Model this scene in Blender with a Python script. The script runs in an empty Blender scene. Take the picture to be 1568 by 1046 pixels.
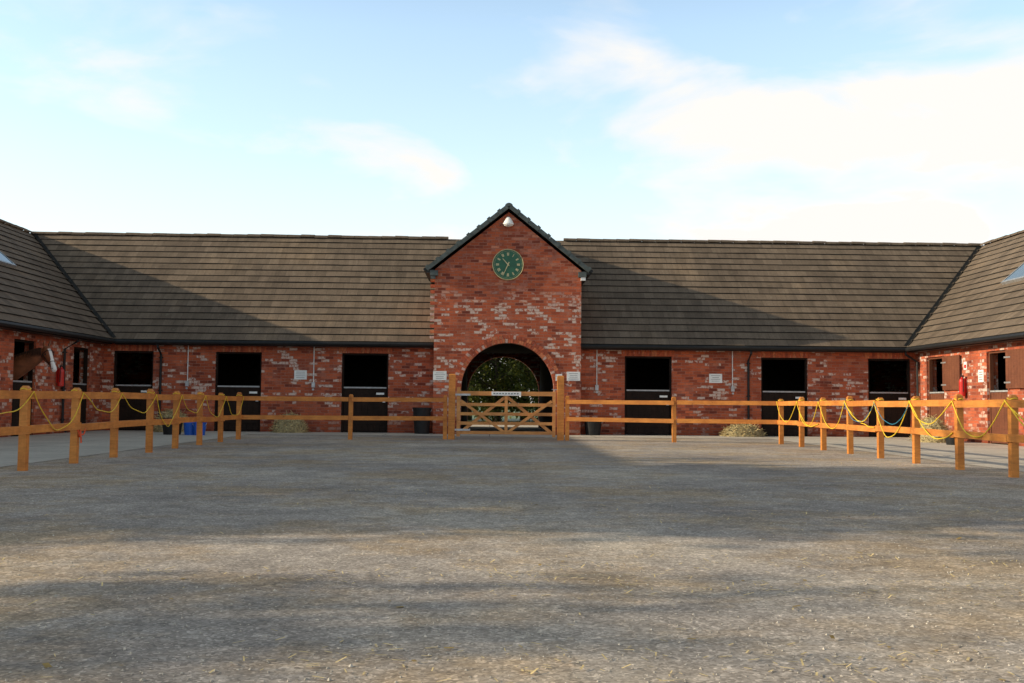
import bpy, math, random
import numpy as np
from mathutils import Vector, Matrix
random.seed(7); np.random.seed(7)
scene = bpy.context.scene
COL = scene.collection

# ------------------------------------------------------------------ materials
class NT:
    def __init__(s, name):
        s.m = bpy.data.materials.new(name); s.m.use_nodes = True
        s.t = s.m.node_tree; s.b = s.t.nodes['Principled BSDF']
    def n(s, typ, **kw):
        nd = s.t.nodes.new(typ)
        for k, v in kw.items():
            if k.startswith('_'): setattr(nd, k[1:], v)
            else: nd.inputs[k.replace('__', ' ')].default_value = v
        return nd
    def l(s, a, b): s.t.links.new(a, b)
    def ramp(s, fac, stops, interp='LINEAR'):
        r = s.t.nodes.new('ShaderNodeValToRGB'); r.color_ramp.interpolation = interp
        e = r.color_ramp.elements
        while len(e) < len(stops): e.new(0.5)
        for i, (p, c) in enumerate(stops):
            e[i].position = p
            e[i].color = (c, c, c, 1) if isinstance(c, (int, float)) else (*c, 1)
        s.l(fac, r.inputs[0]); return r.outputs[0]
    def mix(s, fac, a, b, mode='MIX'):
        m = s.t.nodes.new('ShaderNodeMix'); m.data_type = 'RGBA'; m.blend_type = mode
        for ix, v in ((0, fac), (6, a), (7, b)):
            sock = m.inputs[ix]
            if isinstance(v, (int, float)): sock.default_value = v if ix == 0 else (v, v, v, 1)
            elif isinstance(v, tuple): sock.default_value = (*v, 1)
            else: s.l(v, sock)
        return m.outputs[2]
    def noise(s, vec, scale, detail=4, rough=0.6):
        n = s.n('ShaderNodeTexNoise', Scale=scale, Detail=detail, Roughness=rough)
        if vec is not None: s.l(vec, n.inputs['Vector'])
        return n.outputs['Fac']
    def math(s, op, a, b=0.0):
        m = s.t.nodes.new('ShaderNodeMath'); m.operation = op
        for i, v in enumerate((a, b)):
            if isinstance(v, (int, float)): m.inputs[i].default_value = v
            else: s.l(v, m.inputs[i])
        return m.outputs[0]
    def bump(s, h, strength=0.5, dist=0.01):
        b = s.n('ShaderNodeBump', Strength=strength, Distance=dist); s.l(h, b.inputs['Height'])
        s.l(b.outputs[0], s.b.inputs['Normal'])
    def pos(s):
        return s.t.nodes.new('ShaderNodeNewGeometry').outputs['Position']
    def uv(s):
        return s.t.nodes.new('ShaderNodeTexCoord').outputs['UV']

def simple(name, col, rough=0.7, var=0.25, scale=8.0, metal=0.0, bump=0.0, spec=None):
    k = NT(name); p = k.pos()
    f = k.noise(p, scale, 3)
    c1 = tuple(c * (1 - var) for c in col); c2 = tuple(min(1, c * (1 + var)) for c in col)
    k.l(k.ramp(f, [(0.3, c1), (0.7, c2)]), k.b.inputs['Base Color'])
    k.b.inputs['Roughness'].default_value = rough
    k.b.inputs['Metallic'].default_value = metal
    if spec is not None: k.b.inputs['Specular IOR Level'].default_value = spec
    if bump: k.bump(k.noise(p, scale * 6, 4), bump)
    return k.m

def brick_mat(name, white=0.10):
    k = NT(name); uv = k.uv(); p = k.pos()
    wob = k.n('ShaderNodeTexNoise', Scale=3.0, Detail=2.0); k.l(uv, wob.inputs['Vector'])
    vm = k.n('ShaderNodeVectorMath', _operation='MULTIPLY_ADD')
    k.l(wob.outputs['Color'], vm.inputs[0]); vm.inputs[1].default_value = (0.02, 0.02, 0); k.l(uv, vm.inputs[2])
    v = vm.outputs[0]
    b = k.n('ShaderNodeTexBrick', Scale=1.0)
    b.inputs['Brick Width'].default_value = 0.245; b.inputs['Row Height'].default_value = 0.086
    b.inputs['Mortar Size'].default_value = 0.007; b.inputs['Mortar Smooth'].default_value = 0.2
    b.inputs['Color1'].default_value = (0, 0, 0, 1); b.inputs['Color2'].default_value = (1, 1, 1, 1)
    b.inputs['Mortar'].default_value = (.5, .5, .5, 1); k.l(v, b.inputs['Vector'])
    rnd = b.outputs['Color']
    base = k.ramp(rnd, [(0.0, (0.20, 0.052, 0.036)), (0.25, (0.46, 0.110, 0.054)), (0.6, (0.56, 0.145, 0.068)), (0.8, (0.33, 0.078, 0.044)), (1.0, (0.60, 0.21, 0.11))])
    big = k.noise(p, 0.9, 4)
    base = k.mix(0.8, base, k.ramp(big, [(0.3, (0.55, 0.52, 0.55)), (0.7, (1.2, 1.10, 1.02))]), 'MULTIPLY')
    fine = k.noise(p, 30, 3)
    base = k.mix(0.5, base, k.ramp(fine, [(0.3, 0.7), (0.7, 1.2)]), 'MULTIPLY')
    wn = k.noise(p, 1.1, 3, 0.6)
    sm = k.n('ShaderNodeSeparateXYZ'); k.l(p, sm.inputs[0])
    wsel = k.math('ADD', k.math('MULTIPLY', wn, 0.9), k.math('MULTIPLY', rnd, 0.55))
    mask = k.ramp(wsel, [(0.94 - white, 0.0), (0.955 - white, 1.0)])
    lim = k.ramp(k.math('MULTIPLY', sm.outputs[2], 0.2), [(0.05, 0.35), (0.2, 0.85), (0.74, 0.85), (0.88, 0.12)])
    chip = k.ramp(k.noise(p, 11, 4, 0.7), [(0.42, 0.0), (0.50, 1.0)])
    mask = k.math('MULTIPLY', k.math('MULTIPLY', mask, lim), chip)
    base = k.mix(mask, base, (0.66, 0.54, 0.47))
    haze = k.ramp(k.noise(p, 2.3, 5, 0.75), [(0.52, 0.0), (0.72, 0.30)])
    base = k.mix(k.math('MULTIPLY', haze, lim), base, (0.55, 0.36, 0.29))
    mort = k.ramp(k.noise(p, 5, 4), [(0.35, (0.24, 0.085, 0.055)), (0.7, (0.42, 0.24, 0.18))])
    col = k.mix(k.math('MULTIPLY', b.outputs['Fac'], .85), base, mort)
    low_tone = k.ramp(k.math('ADD', sm.outputs[2], k.math('MULTIPLY', k.noise(p, 2.5, 3), 0.5)), [(0.25, 0.55), (0.75, 1.0)])  # brick colour darkens towards the ground, with an uneven edge
    col = k.mix(1.0, col, low_tone, 'MULTIPLY')
    k.l(col, k.b.inputs['Base Color'])
    k.b.inputs['Roughness'].default_value = 0.9; k.b.inputs['Specular IOR Level'].default_value = 0.2
    h = k.math('SUBTRACT', k.math('MULTIPLY', fine, 0.5), b.outputs['Fac'])
    k.bump(h, 0.6, 0.012)
    return k.m

def roof_mat(name, c1=(0.120, 0.088, 0.064), c2=(0.220, 0.163, 0.118)):
    k = NT(name); uv = k.uv(); p = k.pos()
    b = k.n('ShaderNodeTexBrick', Scale=1.0)
    b.inputs['Brick Width'].default_value = 0.33; b.inputs['Row Height'].default_value = 0.3491
    b.inputs['Mortar Size'].default_value = 0.006; b.inputs['Mortar Smooth'].default_value = 0.3
    b.inputs['Color1'].default_value = (0, 0, 0, 1); b.inputs['Color2'].default_value = (1, 1, 1, 1)
    b.inputs['Mortar'].default_value = (0.5, 0.5, 0.5, 1); k.l(uv, b.inputs['Vector'])
    col = k.ramp(b.outputs['Color'], [(0, c1), (1, c2)])
    col = k.mix(0.45, col, tuple((a + b_) / 2 for a, b_ in zip(c1, c2)))
    big = k.noise(uv, 0.35, 4, 0.6)
    col = k.mix(0.8, col, k.ramp(big, [(0.3, (0.66, 0.66, 0.68)), (0.55, (1, 1, 1)), (0.72, (1.35, 1.28, 1.16))]), 'MULTIPLY')
    mp = k.n('ShaderNodeMapping'); k.l(uv, mp.inputs[0]); mp.inputs['Scale'].default_value = (3.0, 0.25, 1)
    st = k.noise(mp.outputs[0], 1.5, 4, 0.7)
    col = k.mix(0.7, col, k.ramp(st, [(0.3, 0.68), (0.7, 1.25)]), 'MULTIPLY')
    fine = k.noise(p, 22, 3, 0.7)
    col = k.mix(0.6, col, k.ramp(fine, [(0.3, 0.6), (0.7, 1.3)]), 'MULTIPLY')
    lich = k.ramp(k.noise(p, 6, 5, 0.75), [(0.60, 0.0), (0.68, 1.0)])
    col = k.mix(k.math('MULTIPLY', lich, 0.3), col, (0.30, 0.28, 0.20))
    col = k.mix(k.math('MULTIPLY', b.outputs['Fac'], 0.5), col, (0.03, 0.028, 0.026))
    k.l(col, k.b.inputs['Base Color']); k.b.inputs['Roughness'].default_value = 0.85; k.b.inputs['Specular IOR Level'].default_value = 0.2
    k.bump(k.math('SUBTRACT', k.math('MULTIPLY', fine, 0.4), b.outputs['Fac']), 0.5, 0.012)
    return k.m

def asphalt_mat():
    k = NT('asphalt'); p = k.pos()
    sx = k.n('ShaderNodeSeparateXYZ'); k.l(p, sx.inputs[0])
    big = k.noise(p, 0.20, 6, 0.65)
    col = k.ramp(big, [(0.36, (0.29, 0.250, 0.228)), (0.5, (0.43, 0.370, 0.325)), (0.64, (0.58, 0.49, 0.40))])
    dirt = k.ramp(k.noise(p, 0.5, 6, 0.72), [(0.47, 0.0), (0.60, 1.0)])
    col = k.mix(k.math('MULTIPLY', dirt, 0.65), col, (0.45, 0.32, 0.195))
    med = k.noise(p, 2.6, 5, 0.7)
    col = k.mix(0.7, col, k.ramp(med, [(0.3, 0.62), (0.7, 1.25)]), 'MULTIPLY')
    v = k.n('ShaderNodeTexVoronoi', Scale=75.0); k.l(p, v.inputs['Vector'])
    sc = k.n('ShaderNodeSeparateColor'); k.l(v.outputs['Color'], sc.inputs[0])
    agg = k.ramp(sc.outputs[0], [(0.0, 0.55), (0.5, 0.9), (0.85, 1.15), (1.0, 1.7)])
    col = k.mix(0.8, col, agg, 'MULTIPLY')
    v2 = k.n('ShaderNodeTexVoronoi', Scale=22.0); k.l(p, v2.inputs['Vector'])
    sc2 = k.n('ShaderNodeSeparateColor'); k.l(v2.outputs['Color'], sc2.inputs[0])
    col = k.mix(0.35, col, k.ramp(sc2.outputs[1], [(0.0, 0.65), (0.8, 1.1), (1.0, 1.6)]), 'MULTIPLY')
    wob = k.math('MULTIPLY', k.math('SUBTRACT', k.noise(p, 0.9, 5, 0.7), 0.5), 0.55)
    d = k.math('ABSOLUTE', k.math('ADD', k.math('SUBTRACT', sx.outputs[0], 0.47), wob))
    brk = k.ramp(k.noise(p, 0.8, 3), [(0.42, 0.15), (0.58, 1.0)])
    seam = k.math('MULTIPLY', k.ramp(d, [(0.0, 1.0), (0.08, 0.7), (0.2, 0.0)]), brk)
    col = k.mix(k.math('MULTIPLY', seam, 0.28), col, (0.21, 0.195, 0.185))
    crack = k.math('MULTIPLY', k.ramp(k.math('ABSOLUTE', k.math('SUBTRACT', d, 0.16)), [(0.0, 1.0), (0.010, 0.0)]), brk)
    col = k.mix(k.math('MULTIPLY', crack, 0.4), col, (0.09, 0.08, 0.07))
    v3 = k.n('ShaderNodeTexVoronoi', Scale=0.35, _feature='DISTANCE_TO_EDGE')
    wv = k.n('ShaderNodeTexNoise', Scale=1.6, Detail=5.0); k.l(p, wv.inputs['Vector'])
    vm = k.n('ShaderNodeVectorMath', _operation='MULTIPLY_ADD'); k.l(wv.outputs['Color'], vm.inputs[0])
    vm.inputs[1].default_value = (0.9, 0.9, 0); k.l(p, vm.inputs[2]); k.l(vm.outputs[0], v3.inputs['Vector'])
    cr = k.ramp(v3.outputs['Distance'], [(0.0, 1.0), (0.005, 0.0)])
    col = k.mix(k.math('MULTIPLY', cr, 0.3), col, (0.10, 0.09, 0.08))
    k.l(col, k.b.inputs['Base Color']); k.b.inputs['Roughness'].default_value = 0.95
    k.b.inputs['Specular IOR Level'].default_value = 0.1
    h = k.math('ADD', k.math('MULTIPLY', sc.outputs[0], 0.5), k.math('MULTIPLY', med, 1.0))
    k.bump(h, 0.45, 0.008)
    return k.m

def concrete_mat():
    k = NT('concrete'); p = k.pos()
    col = k.ramp(k.noise(p, 0.8, 5, 0.7), [(0.3, (0.46, 0.405, 0.34)), (0.7, (0.63, 0.56, 0.475))])
    col = k.mix(0.6, col, k.ramp(k.noise(p, 12, 4, 0.7), [(0.3, 0.7), (0.7, 1.2)]), 'MULTIPLY')
    b = k.n('ShaderNodeTexBrick', Scale=1.0, _offset=0.0)
    b.inputs['Brick Width'].default_value = 3.0; b.inputs['Row Height'].default_value = 3.0
    b.inputs['Mortar Size'].default_value = 0.01
    k.l(p, b.inputs['Vector'])
    col = k.mix(b.outputs['Fac'], col, (0.10, 0.08, 0.07))
    k.l(col, k.b.inputs['Base Color']); k.b.inputs['Roughness'].default_value = 0.9
    return k.m

def wood_mat(name, c1, c2, rough=0.6, spec=0.4):
    k = NT(name); p = k.pos()
    g = k.noise(p, 2.2, 4, 0.7)
    mp = k.n('ShaderNodeMapping'); k.l(p, mp.inputs[0]); mp.inputs['Scale'].default_value = (4, 4, 30)
    g2 = k.noise(mp.outputs[0], 1.0, 5, 0.7)
    col = k.ramp(g, [(0.3, c1), (0.7, c2)])
    col = k.mix(0.6, col, k.ramp(g2, [(0.3, 0.6), (0.65, 1.15)]), 'MULTIPLY')
    knot = k.ramp(k.noise(p, 9, 2), [(0.68, 1.0), (0.74, 0.4)])
    col = k.mix(0.5, col, knot, 'MULTIPLY')
    k.l(col, k.b.inputs['Base Color']); k.b.inputs['Roughness'].default_value = rough; k.b.inputs['Specular IOR Level'].default_value = spec
    k.bump(g2, 0.3, 0.01)
    return k.m

def leaf_mat(name, cols, transl=True):
    k = NT(name); p = k.pos()
    f = k.noise(p, 1.1, 3)
    f2 = k.noise(p, 9, 2)
    ff = k.math('ADD', k.math('MULTIPLY', f, 0.6), k.math('MULTIPLY', f2, 0.4))
    col = k.ramp(ff, [(0.35, cols[0]), (0.5, cols[1]), (0.65, cols[2])])
    k.l(col, k.b.inputs['Base Color']); k.b.inputs['Roughness'].default_value = 0.6
    if transl:
        tr = k.n('ShaderNodeBsdfTranslucent'); k.l(col, tr.inputs[0])
        mx = k.n('ShaderNodeMixShader'); mx.inputs[0].default_value = 0.3
        out = k.t.nodes['Material Output']
        k.l(k.b.outputs[0], mx.inputs[1]); k.l(tr.outputs[0], mx.inputs[2]); k.l(mx.outputs[0], out.inputs[0])
    return k.m

M = {}
M['brick'] = brick_mat('old_red_brick', 0.12)
M['brick_wall'] = brick_mat('stable_red_brick', 0.045)
M['roof'] = roof_mat('concrete_roof_tile')
M['roof_green'] = simple('verge_tile', (0.07, 0.085, 0.082), 0.7, 0.35, 6)
M['asphalt'] = asphalt_mat()
M['concrete'] = concrete_mat()
M['wood'] = wood_mat('orange_stained_timber', (0.46, 0.15, 0.026), (0.72, 0.28, 0.055))
M['wood_gate'] = wood_mat('gate_timber', (0.52, 0.20, 0.055), (0.70, 0.32, 0.10))
M['door_dark'] = wood_mat('dark_stained_door', (0.016, 0.010, 0.008), (0.03, 0.017, 0.012), .8, .15)
M['door_brown'] = wood_mat('brown_stained_door', (0.13, 0.042, 0.022), (0.20, 0.07, 0.035))
M['black'] = simple('black_plastic', (0.015, 0.015, 0.016), 0.5, 0.3, spec=.3)
M['metal'] = simple('galvanised_steel', (0.45, 0.45, 0.46), 0.45, 0.2, 10, 0.6)
M['strip'] = simple('door_capping_strip', (0.40, 0.40, 0.41), 0.5, 0.2, 10, 0.2)
M['white'] = simple('white_paint', (0.80, 0.80, 0.78), 0.5, 0.06)
M['ink'] = simple('printed_text', (0.16, 0.16, 0.18), 0.6, 0.2)
M['interior_shade'] = simple('stable_interior_shade', (0.018, 0.014, 0.012), 0.95, 0.3, spec=.1)  # near-black base paints in the dark of stables, passage and roof undersides
M['green_dial'] = simple('green_clock_dial', (0.012, 0.10, 0.05), 0.5, 0.15)
M['cream'] = simple('clock_cream_paint', (0.58, 0.50, 0.28), 0.5, 0.1)
M['red'] = simple('red_paint', (0.55, 0.02, 0.015), 0.35, 0.1)
M['blue'] = simple('blue_plastic', (0.01, 0.10, 0.50), 0.4, 0.1)
M['glass'] = simple('rooflight_glass', (0.10, 0.13, 0.16), 0.08, 0.1, 2, 0.0, 0, 1.0)
M['lead_and_edge'] = simple('lead_and_tile_edge', (0.032, 0.030, 0.028), 0.8, 0.3, spec=.2)  # lead strips, and the painted shadow line on tile edges
M['rope_y'] = simple('yellow_rope', (0.80, 0.55, 0.03), 0.6, 0.15, 20)
M['rope_b'] = simple('blue_rope', (0.03, 0.22, 0.34), 0.6, 0.15, 20)
M['rope_r'] = simple('orange_twine', (0.75, 0.10, 0.03), 0.6, 0.15, 20)
M['hay'] = simple('hay', (0.36, 0.29, 0.15), 0.9, 0.5, 20)
M['straw'] = simple('straw', (0.66, 0.50, 0.24), 0.9, 0.4, 12)
M['leaf_litter'] = simple('fallen_leaf', (0.34, 0.22, 0.06), 0.8, 0.5, 12)
M['stone'] = simple('loose_stone', (0.46, 0.41, 0.35), 0.9, 0.4, 12)
M['bark'] = simple('bark', (0.07, 0.055, 0.04), 0.95, 0.4, 5, 0, 0.6)
M['leaf'] = leaf_mat('tree_leaves', [(0.025, 0.05, 0.012), (0.06, 0.10, 0.022), (0.14, 0.15, 0.03)], False)
M['leaf_y'] = leaf_mat('hedge_leaves', [(0.03, 0.05, 0.012), (0.10, 0.13, 0.02), (0.32, 0.29, 0.035)])
M['grass'] = leaf_mat('grass_ground', [(0.07, 0.11, 0.02), (0.12, 0.16, 0.03), (0.18, 0.20, 0.05)], False)
for i, c in enumerate([(0.48, 0.11, 0.048), (0.36, 0.08, 0.040), (0.54, 0.17, 0.075), (0.55, 0.36, 0.30)]):
    M['vous%d' % i] = simple('arch_brick_%d' % i, c, 0.9, 0.3, 14, 0, 0.3)

# ------------------------------------------------------------------ mesh builder
class MB:
    def __init__(s): s.v = []; s.f = []; s.uv = []; s.mi = []; s.mats = []
    def mid(s, m):
        m = M[m] if isinstance(m, str) else m
        if m not in s.mats: s.mats.append(m)
        return s.mats.index(m)
    def face(s, pts, m, uvs=None):
        b = len(s.v); s.v += [tuple(p) for p in pts]; s.f.append(tuple(range(b, b + len(pts))))
        s.mi.append(s.mid(m))
        if uvs is None:
            a, c, d = Vector(pts[0]), Vector(pts[1]), Vector(pts[2])
            n = (c - a).cross(d - a); ax = [abs(n.x), abs(n.y), abs(n.z)]; i = ax.index(max(ax))
            if i == 0: uvs = [(p[1], p[2]) for p in pts]
            elif i == 1: uvs = [(p[0], p[2]) for p in pts]
            else: uvs = [(p[0], p[1]) for p in pts]
        s.uv += uvs
    def box(s, x0, x1, y0, y1, z0, z1, m):
        P = [(x0, y0, z0), (x1, y0, z0), (x1, y1, z0), (x0, y1, z0), (x0, y0, z1), (x1, y0, z1), (x1, y1, z1), (x0, y1, z1)]
        for q in ((0, 3, 2, 1), (4, 5, 6, 7), (0, 1, 5, 4), (1, 2, 6, 5), (2, 3, 7, 6), (3, 0, 4, 7)):
            s.face([P[i] for i in q], m)
    def beam(s, a, b, w, h, m, up=(0, 0, 1)):
        a, b = Vector(a), Vector(b); d = (b - a).normalized(); u = Vector(up)
        r = d.cross(u)
        if r.length < 1e-4: r = Vector((1, 0, 0))
        r.normalize(); u = r.cross(d).normalized()
        A = [a + r * sx * w / 2 + u * sz * h / 2 for sx, sz in ((-1, -1), (1, -1), (1, 1), (-1, 1))]
        B = [p + (b - a) for p in A]
        s.face(A[::-1], m); s.face(B, m)
        for i in range(4): s.face([A[i], A[(i + 1) % 4], B[(i + 1) % 4], B[i]], m)
    def tube(s, pts, rad, m, n=8, cap=True):
        pts = [Vector(p) for p in pts]
        if isinstance(rad, (int, float)): rad = [rad] * len(pts)
        rings = []
        for i, p in enumerate(pts):
            d = (pts[min(i + 1, len(pts) - 1)] - pts[max(i - 1, 0)]).normalized()
            u = Vector((0, 0, 1)) if abs(d.z) < 0.9 else Vector((1, 0, 0))
            r = d.cross(u).normalized(); u = r.cross(d)
            rings.append([p + (r * math.cos(2 * math.pi * j / n) + u * math.sin(2 * math.pi * j / n)) * rad[i] for j in range(n)])
        for i in range(len(rings) - 1):
            for j in range(n):
                s.face([rings[i][j], rings[i][(j + 1) % n], rings[i + 1][(j + 1) % n], rings[i + 1][j]], m)
        if cap: s.face(rings[0][::-1], m); s.face(rings[-1], m)
    def lathe(s, c, prof, m, n=20, axis='Z'):
        rings = []
        for r, h in prof:
            ring = []
            for j in range(n):
                a = 2 * math.pi * j / n; ca, sa = math.cos(a) * r, math.sin(a) * r
                if axis == 'Z': ring.append((c[0] + ca, c[1] + sa, c[2] + h))
                else: ring.append((c[0] + ca, c[1] + h, c[2] + sa))
            rings.append(ring)
        for i in range(len(rings) - 1):
            for j in range(n):
                s.face([rings[i][j], rings[i][(j + 1) % n], rings[i + 1][(j + 1) % n], rings[i + 1][j]], m)
        s.face(rings[0], m); s.face(rings[-1], m)
    def obj(s, name, parent=None, merge=False):
        me = bpy.data.meshes.new(name); me.from_pydata(s.v, [], s.f)
        for m in s.mats: me.materials.append(m)
        me.polygons.foreach_set('material_index', s.mi)
        ul = me.uv_layers.new(name='UVMap'); ul.data.foreach_set('uv', [c for u in s.uv for c in u])
        me.update()
        if merge:
            import bmesh
            bm = bmesh.new(); bm.from_mesh(me); bmesh.ops.remove_doubles(bm, verts=bm.verts, dist=1e-5)
            bmesh.ops.recalc_face_normals(bm, faces=bm.faces); bm.to_mesh(me); bm.free()
        o = bpy.data.objects.new(name, me); COL.objects.link(o)
        if parent: o.parent = parent
        return o
def empty(name):
    e = bpy.data.objects.new(name, None); COL.objects.link(e); e.empty_display_size = 0.3
    return e

# ------------------------------------------------------------------ camera
CAMZ = 0.95
cd = bpy.data.cameras.new('camera'); cam = bpy.data.objects.new('camera', cd); COL.objects.link(cam)
cd.lens = 36.73; cd.sensor_width = 36; cd.clip_end = 3000; cd.clip_start = 0.05
yaw = math.radians(1.18); pit = math.radians(3.36)
f = Vector((math.sin(yaw) * math.cos(pit), math.cos(yaw) * math.cos(pit), math.sin(pit)))
Rm = f.to_track_quat('-Z', 'Y').to_matrix().to_4x4() @ Matrix.Rotation(0.0095, 4, 'Z')
cam.matrix_world = Matrix.Translation((0, 0, CAMZ)) @ Rm
scene.camera = cam

# ------------------------------------------------------------------ sun + sky
SD = Vector((1.0, 0.085, -0.37)).normalized()
el = math.asin(-SD.z); az = math.atan2(-SD.x, -SD.y)
sl = bpy.data.lights.new('sun', 'SUN'); sl.energy = 5.0; sl.angle = math.radians(0.5); sl.color = (1.0, 0.85, 0.60)
so = bpy.data.objects.new('sun', sl); COL.objects.link(so)
so.rotation_mode = 'QUATERNION'; so.rotation_quaternion = SD.to_track_quat('-Z', 'Y'); so.location = (-60, -10, 30)

w = bpy.data.worlds.new('World'); scene.world = w; w.use_nodes = True
nt = w.node_tree; bg = nt.nodes['Background']; bg.inputs[1].default_value = 0.15
sky = nt.nodes.new('ShaderNodeTexSky'); sky.sky_type = 'NISHITA'; sky.sun_disc = False
sky.sun_elevation = el; sky.sun_rotation = az % (2 * math.pi); sky.air_density = 1.0; sky.dust_density = 0.6; sky.ozone_density = 1.5
tc = nt.nodes.new('ShaderNodeTexCoord')
def wmath(op, a, b=0.0):
    m = nt.nodes.new('ShaderNodeMath'); m.operation = op
    for i, v in enumerate((a, b)):
        if isinstance(v, (int, float)): m.inputs[i].default_value = v
        else: nt.links.new(v, m.inputs[i])
    return m.outputs[0]
def wramp(fac, stops):
    r = nt.nodes.new('ShaderNodeValToRGB'); e = r.color_ramp.elements
    while len(e) < len(stops): e.new(0.5)
    for i, (p, c) in enumerate(stops):
        e[i].position = p; e[i].color = (c, c, c, 1) if isinstance(c, (int, float)) else (*c, 1)
    nt.links.new(fac, r.inputs[0]); return r.outputs[0]
def wmix(fac, a, b, mode='MIX'):
    m = nt.nodes.new('ShaderNodeMix'); m.data_type = 'RGBA'; m.blend_type = mode
    for ix, v in ((0, fac), (6, a), (7, b)):
        if isinstance(v, (int, float)): m.inputs[ix].default_value = v
        elif isinstance(v, tuple): m.inputs[ix].default_value = (*v, 1)
        else: nt.links.new(v, m.inputs[ix])
    return m.outputs[2]
sp = nt.nodes.new('ShaderNodeSeparateXYZ'); nt.links.new(tc.outputs['Generated'], sp.inputs[0])
mp = nt.nodes.new('ShaderNodeMapping'); mp.inputs['Scale'].default_value = (1.0, 1.0, 2.6); mp.inputs['Location'].default_value = (5.3, 0.4, 2.9)
mp.inputs['Rotation'].default_value = (0, math.radians(-10), 0)
nt.links.new(tc.outputs['Generated'], mp.inputs[0])
n1 = nt.nodes.new('ShaderNodeTexNoise'); n1.inputs['Scale'].default_value = 4.4; n1.inputs['Detail'].default_value = 7; n1.inputs['Roughness'].default_value = 0.5; n1.inputs['Distortion'].default_value = 0.3
nt.links.new(mp.outputs[0], n1.inputs['Vector'])
bias = wmath('ADD', wmath('MULTIPLY', sp.outputs[0], 0.22), wmath('MULTIPLY', sp.outputs[2], -0.22))
cl = wramp(wmath('ADD', n1.outputs['Fac'], bias), [(0.34, 0.02), (0.45, 0.34), (0.57, 1.0)])
hz = wramp(sp.outputs[2], [(0.0, 0.85), (0.12, 0.62), (0.24, 0.30), (0.38, 0.15)])     # milky haze near the horizon
cl = wmath('MAXIMUM', cl, hz)
fade = wramp(sp.outputs[2], [(0.36, 1.0), (0.58, 0.22)])               # thinner cloud and deeper blue overhead
gain = wramp(sp.outputs[2], [(0.34, (1.0, 1.0, 1.0)), (0.62, (.52, .45, .34))])
blue = wmix(1.0, wmix(1.0, sky.outputs[0], gain, 'MULTIPLY'), (2.2, 2.3, 2.15), 'MULTIPLY')
cs = wmix(wmath('MULTIPLY', cl, fade), blue, (6.8, 6.6, 6.3))
nt.links.new(cs, bg.inputs[0])

# ------------------------------------------------------------------ ground
g = MB(); S = 900
g.face([(-S, -S, -0.012), (S, -S, -0.012), (S, S, -0.012), (-S, S, -0.012)], 'grass'); g.obj('ground_grass')
g = MB(); g.face([(-30, -25, 0), (34, -25, 0), (34, 41.5, 0), (-30, 41.5, 0)], 'asphalt'); g.obj('asphalt_yard')
g = MB()
g.face([(-11.75, 10, 0.006), (-6.7, 10, 0.006), (-6.7, 29.4, 0.006), (-11.75, 29.4, 0.006)], 'concrete')
g.face([(7.9, 10, 0.006), (13.1, 10, 0.006), (13.1, 29.4, 0.006), (7.9, 29.4, 0.006)], 'concrete')
g.face([(-11.75, 29.4, 0.006), (13.1, 29.4, 0.006), (13.1, 32, 0.006), (-11.75, 32, 0.006)], 'concrete')
g.obj('concrete_path')
g = MB(); g.face([(-1.6, 41.5, -0.004), (2.9, 41.5, -0.004), (4.5, 46, -0.004), (-6, 46, -0.004)], 'concrete'); g.obj('farm_track')

# ------------------------------------------------------------------ stable block
EZ = 2.73; RUN = 4.5; RISE = 3.87; RZ = EZ + RISE
XL, XR, YB = -11.35, 12.72, 31.6
WXL, WXR, WY = -11.75, 13.1, 32.0
TX0, TX1, TY, TYB = -1.69, 2.71, 31.2, 41.0
WING_END = 12.0
stable = empty('brick_stable_block')

def hpt(P0, u, n, a, h, lift=0.0):
    sl_ = math.hypot(RUN, RISE); up = lift
    nx = -n[0] * RISE / sl_; ny = -n[1] * RISE / sl_; nz = RUN / sl_
    return (P0[0] + u[0] * a + n[0] * h + nx * up, P0[1] + u[1] * a + n[1] * h + ny * up, EZ + h / RUN * RISE + nz * up)
SLEN = math.hypot(RUN, RISE)
def slope(mb, P0, u, n, a0, ka, b0, kb, cut=None):
    N = 17; C = SLEN / N
    rr = random.Random(3)
    for i in range(N):
        h0 = RUN * i / N; h1 = RUN * (i + 1) / N
        s0 = i * C; s1 = (i + 1) * C
        spans = [(a0 + ka * h0, b0 + kb * h0, a0 + ka * h1, b0 + kb * h1)]
        if cut and h1 < cut[2]:
            spans = [(spans[0][0], cut[0], spans[0][2], cut[0]), (cut[1], spans[0][1], cut[1], spans[0][3])]
        for A0, B0, A1, B1 in spans:
            k = max(1, int((B0 - A0) / 1.0)); prev = rr.uniform(-.008, .008)
            for j in range(k):
                t0, t1 = j / k, (j + 1) / k
                nxt = rr.uniform(-.008, .008)
                p = [A0 + (B0 - A0) * t0, A0 + (B0 - A0) * t1, A1 + (B1 - A1) * t1, A1 + (B1 - A1) * t0]
                L = 0.045
                q0 = hpt(P0, u, n, p[0], h0, L + prev); q1 = hpt(P0, u, n, p[1], h0, L + nxt)
                q2 = hpt(P0, u, n, p[2], h1, 0.012); q3 = hpt(P0, u, n, p[3], h1, 0.012)
                mb.face([q0, q1, q2, q3], 'roof', [(p[0], s0 + .01), (p[1], s0 + .01), (p[2], s1 - .0), (p[3], s1 - .0)])
                r0 = hpt(P0, u, n, p[0], h0, 0.0); r1 = hpt(P0, u, n, p[1], h0, 0.0)
                mb.face([r0, r1, q1, q0], 'lead_and_edge')  # near-black step face paints in the shadow line of each course
                prev = nxt
            mb.face([hpt(P0, u, n, A0, h0, -0.06), hpt(P0, u, n, B0, h0, -0.06), hpt(P0, u, n, B1, h1, -0.06), hpt(P0, u, n, A1, h1, -0.06)], 'interior_shade')
rf = MB()
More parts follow.
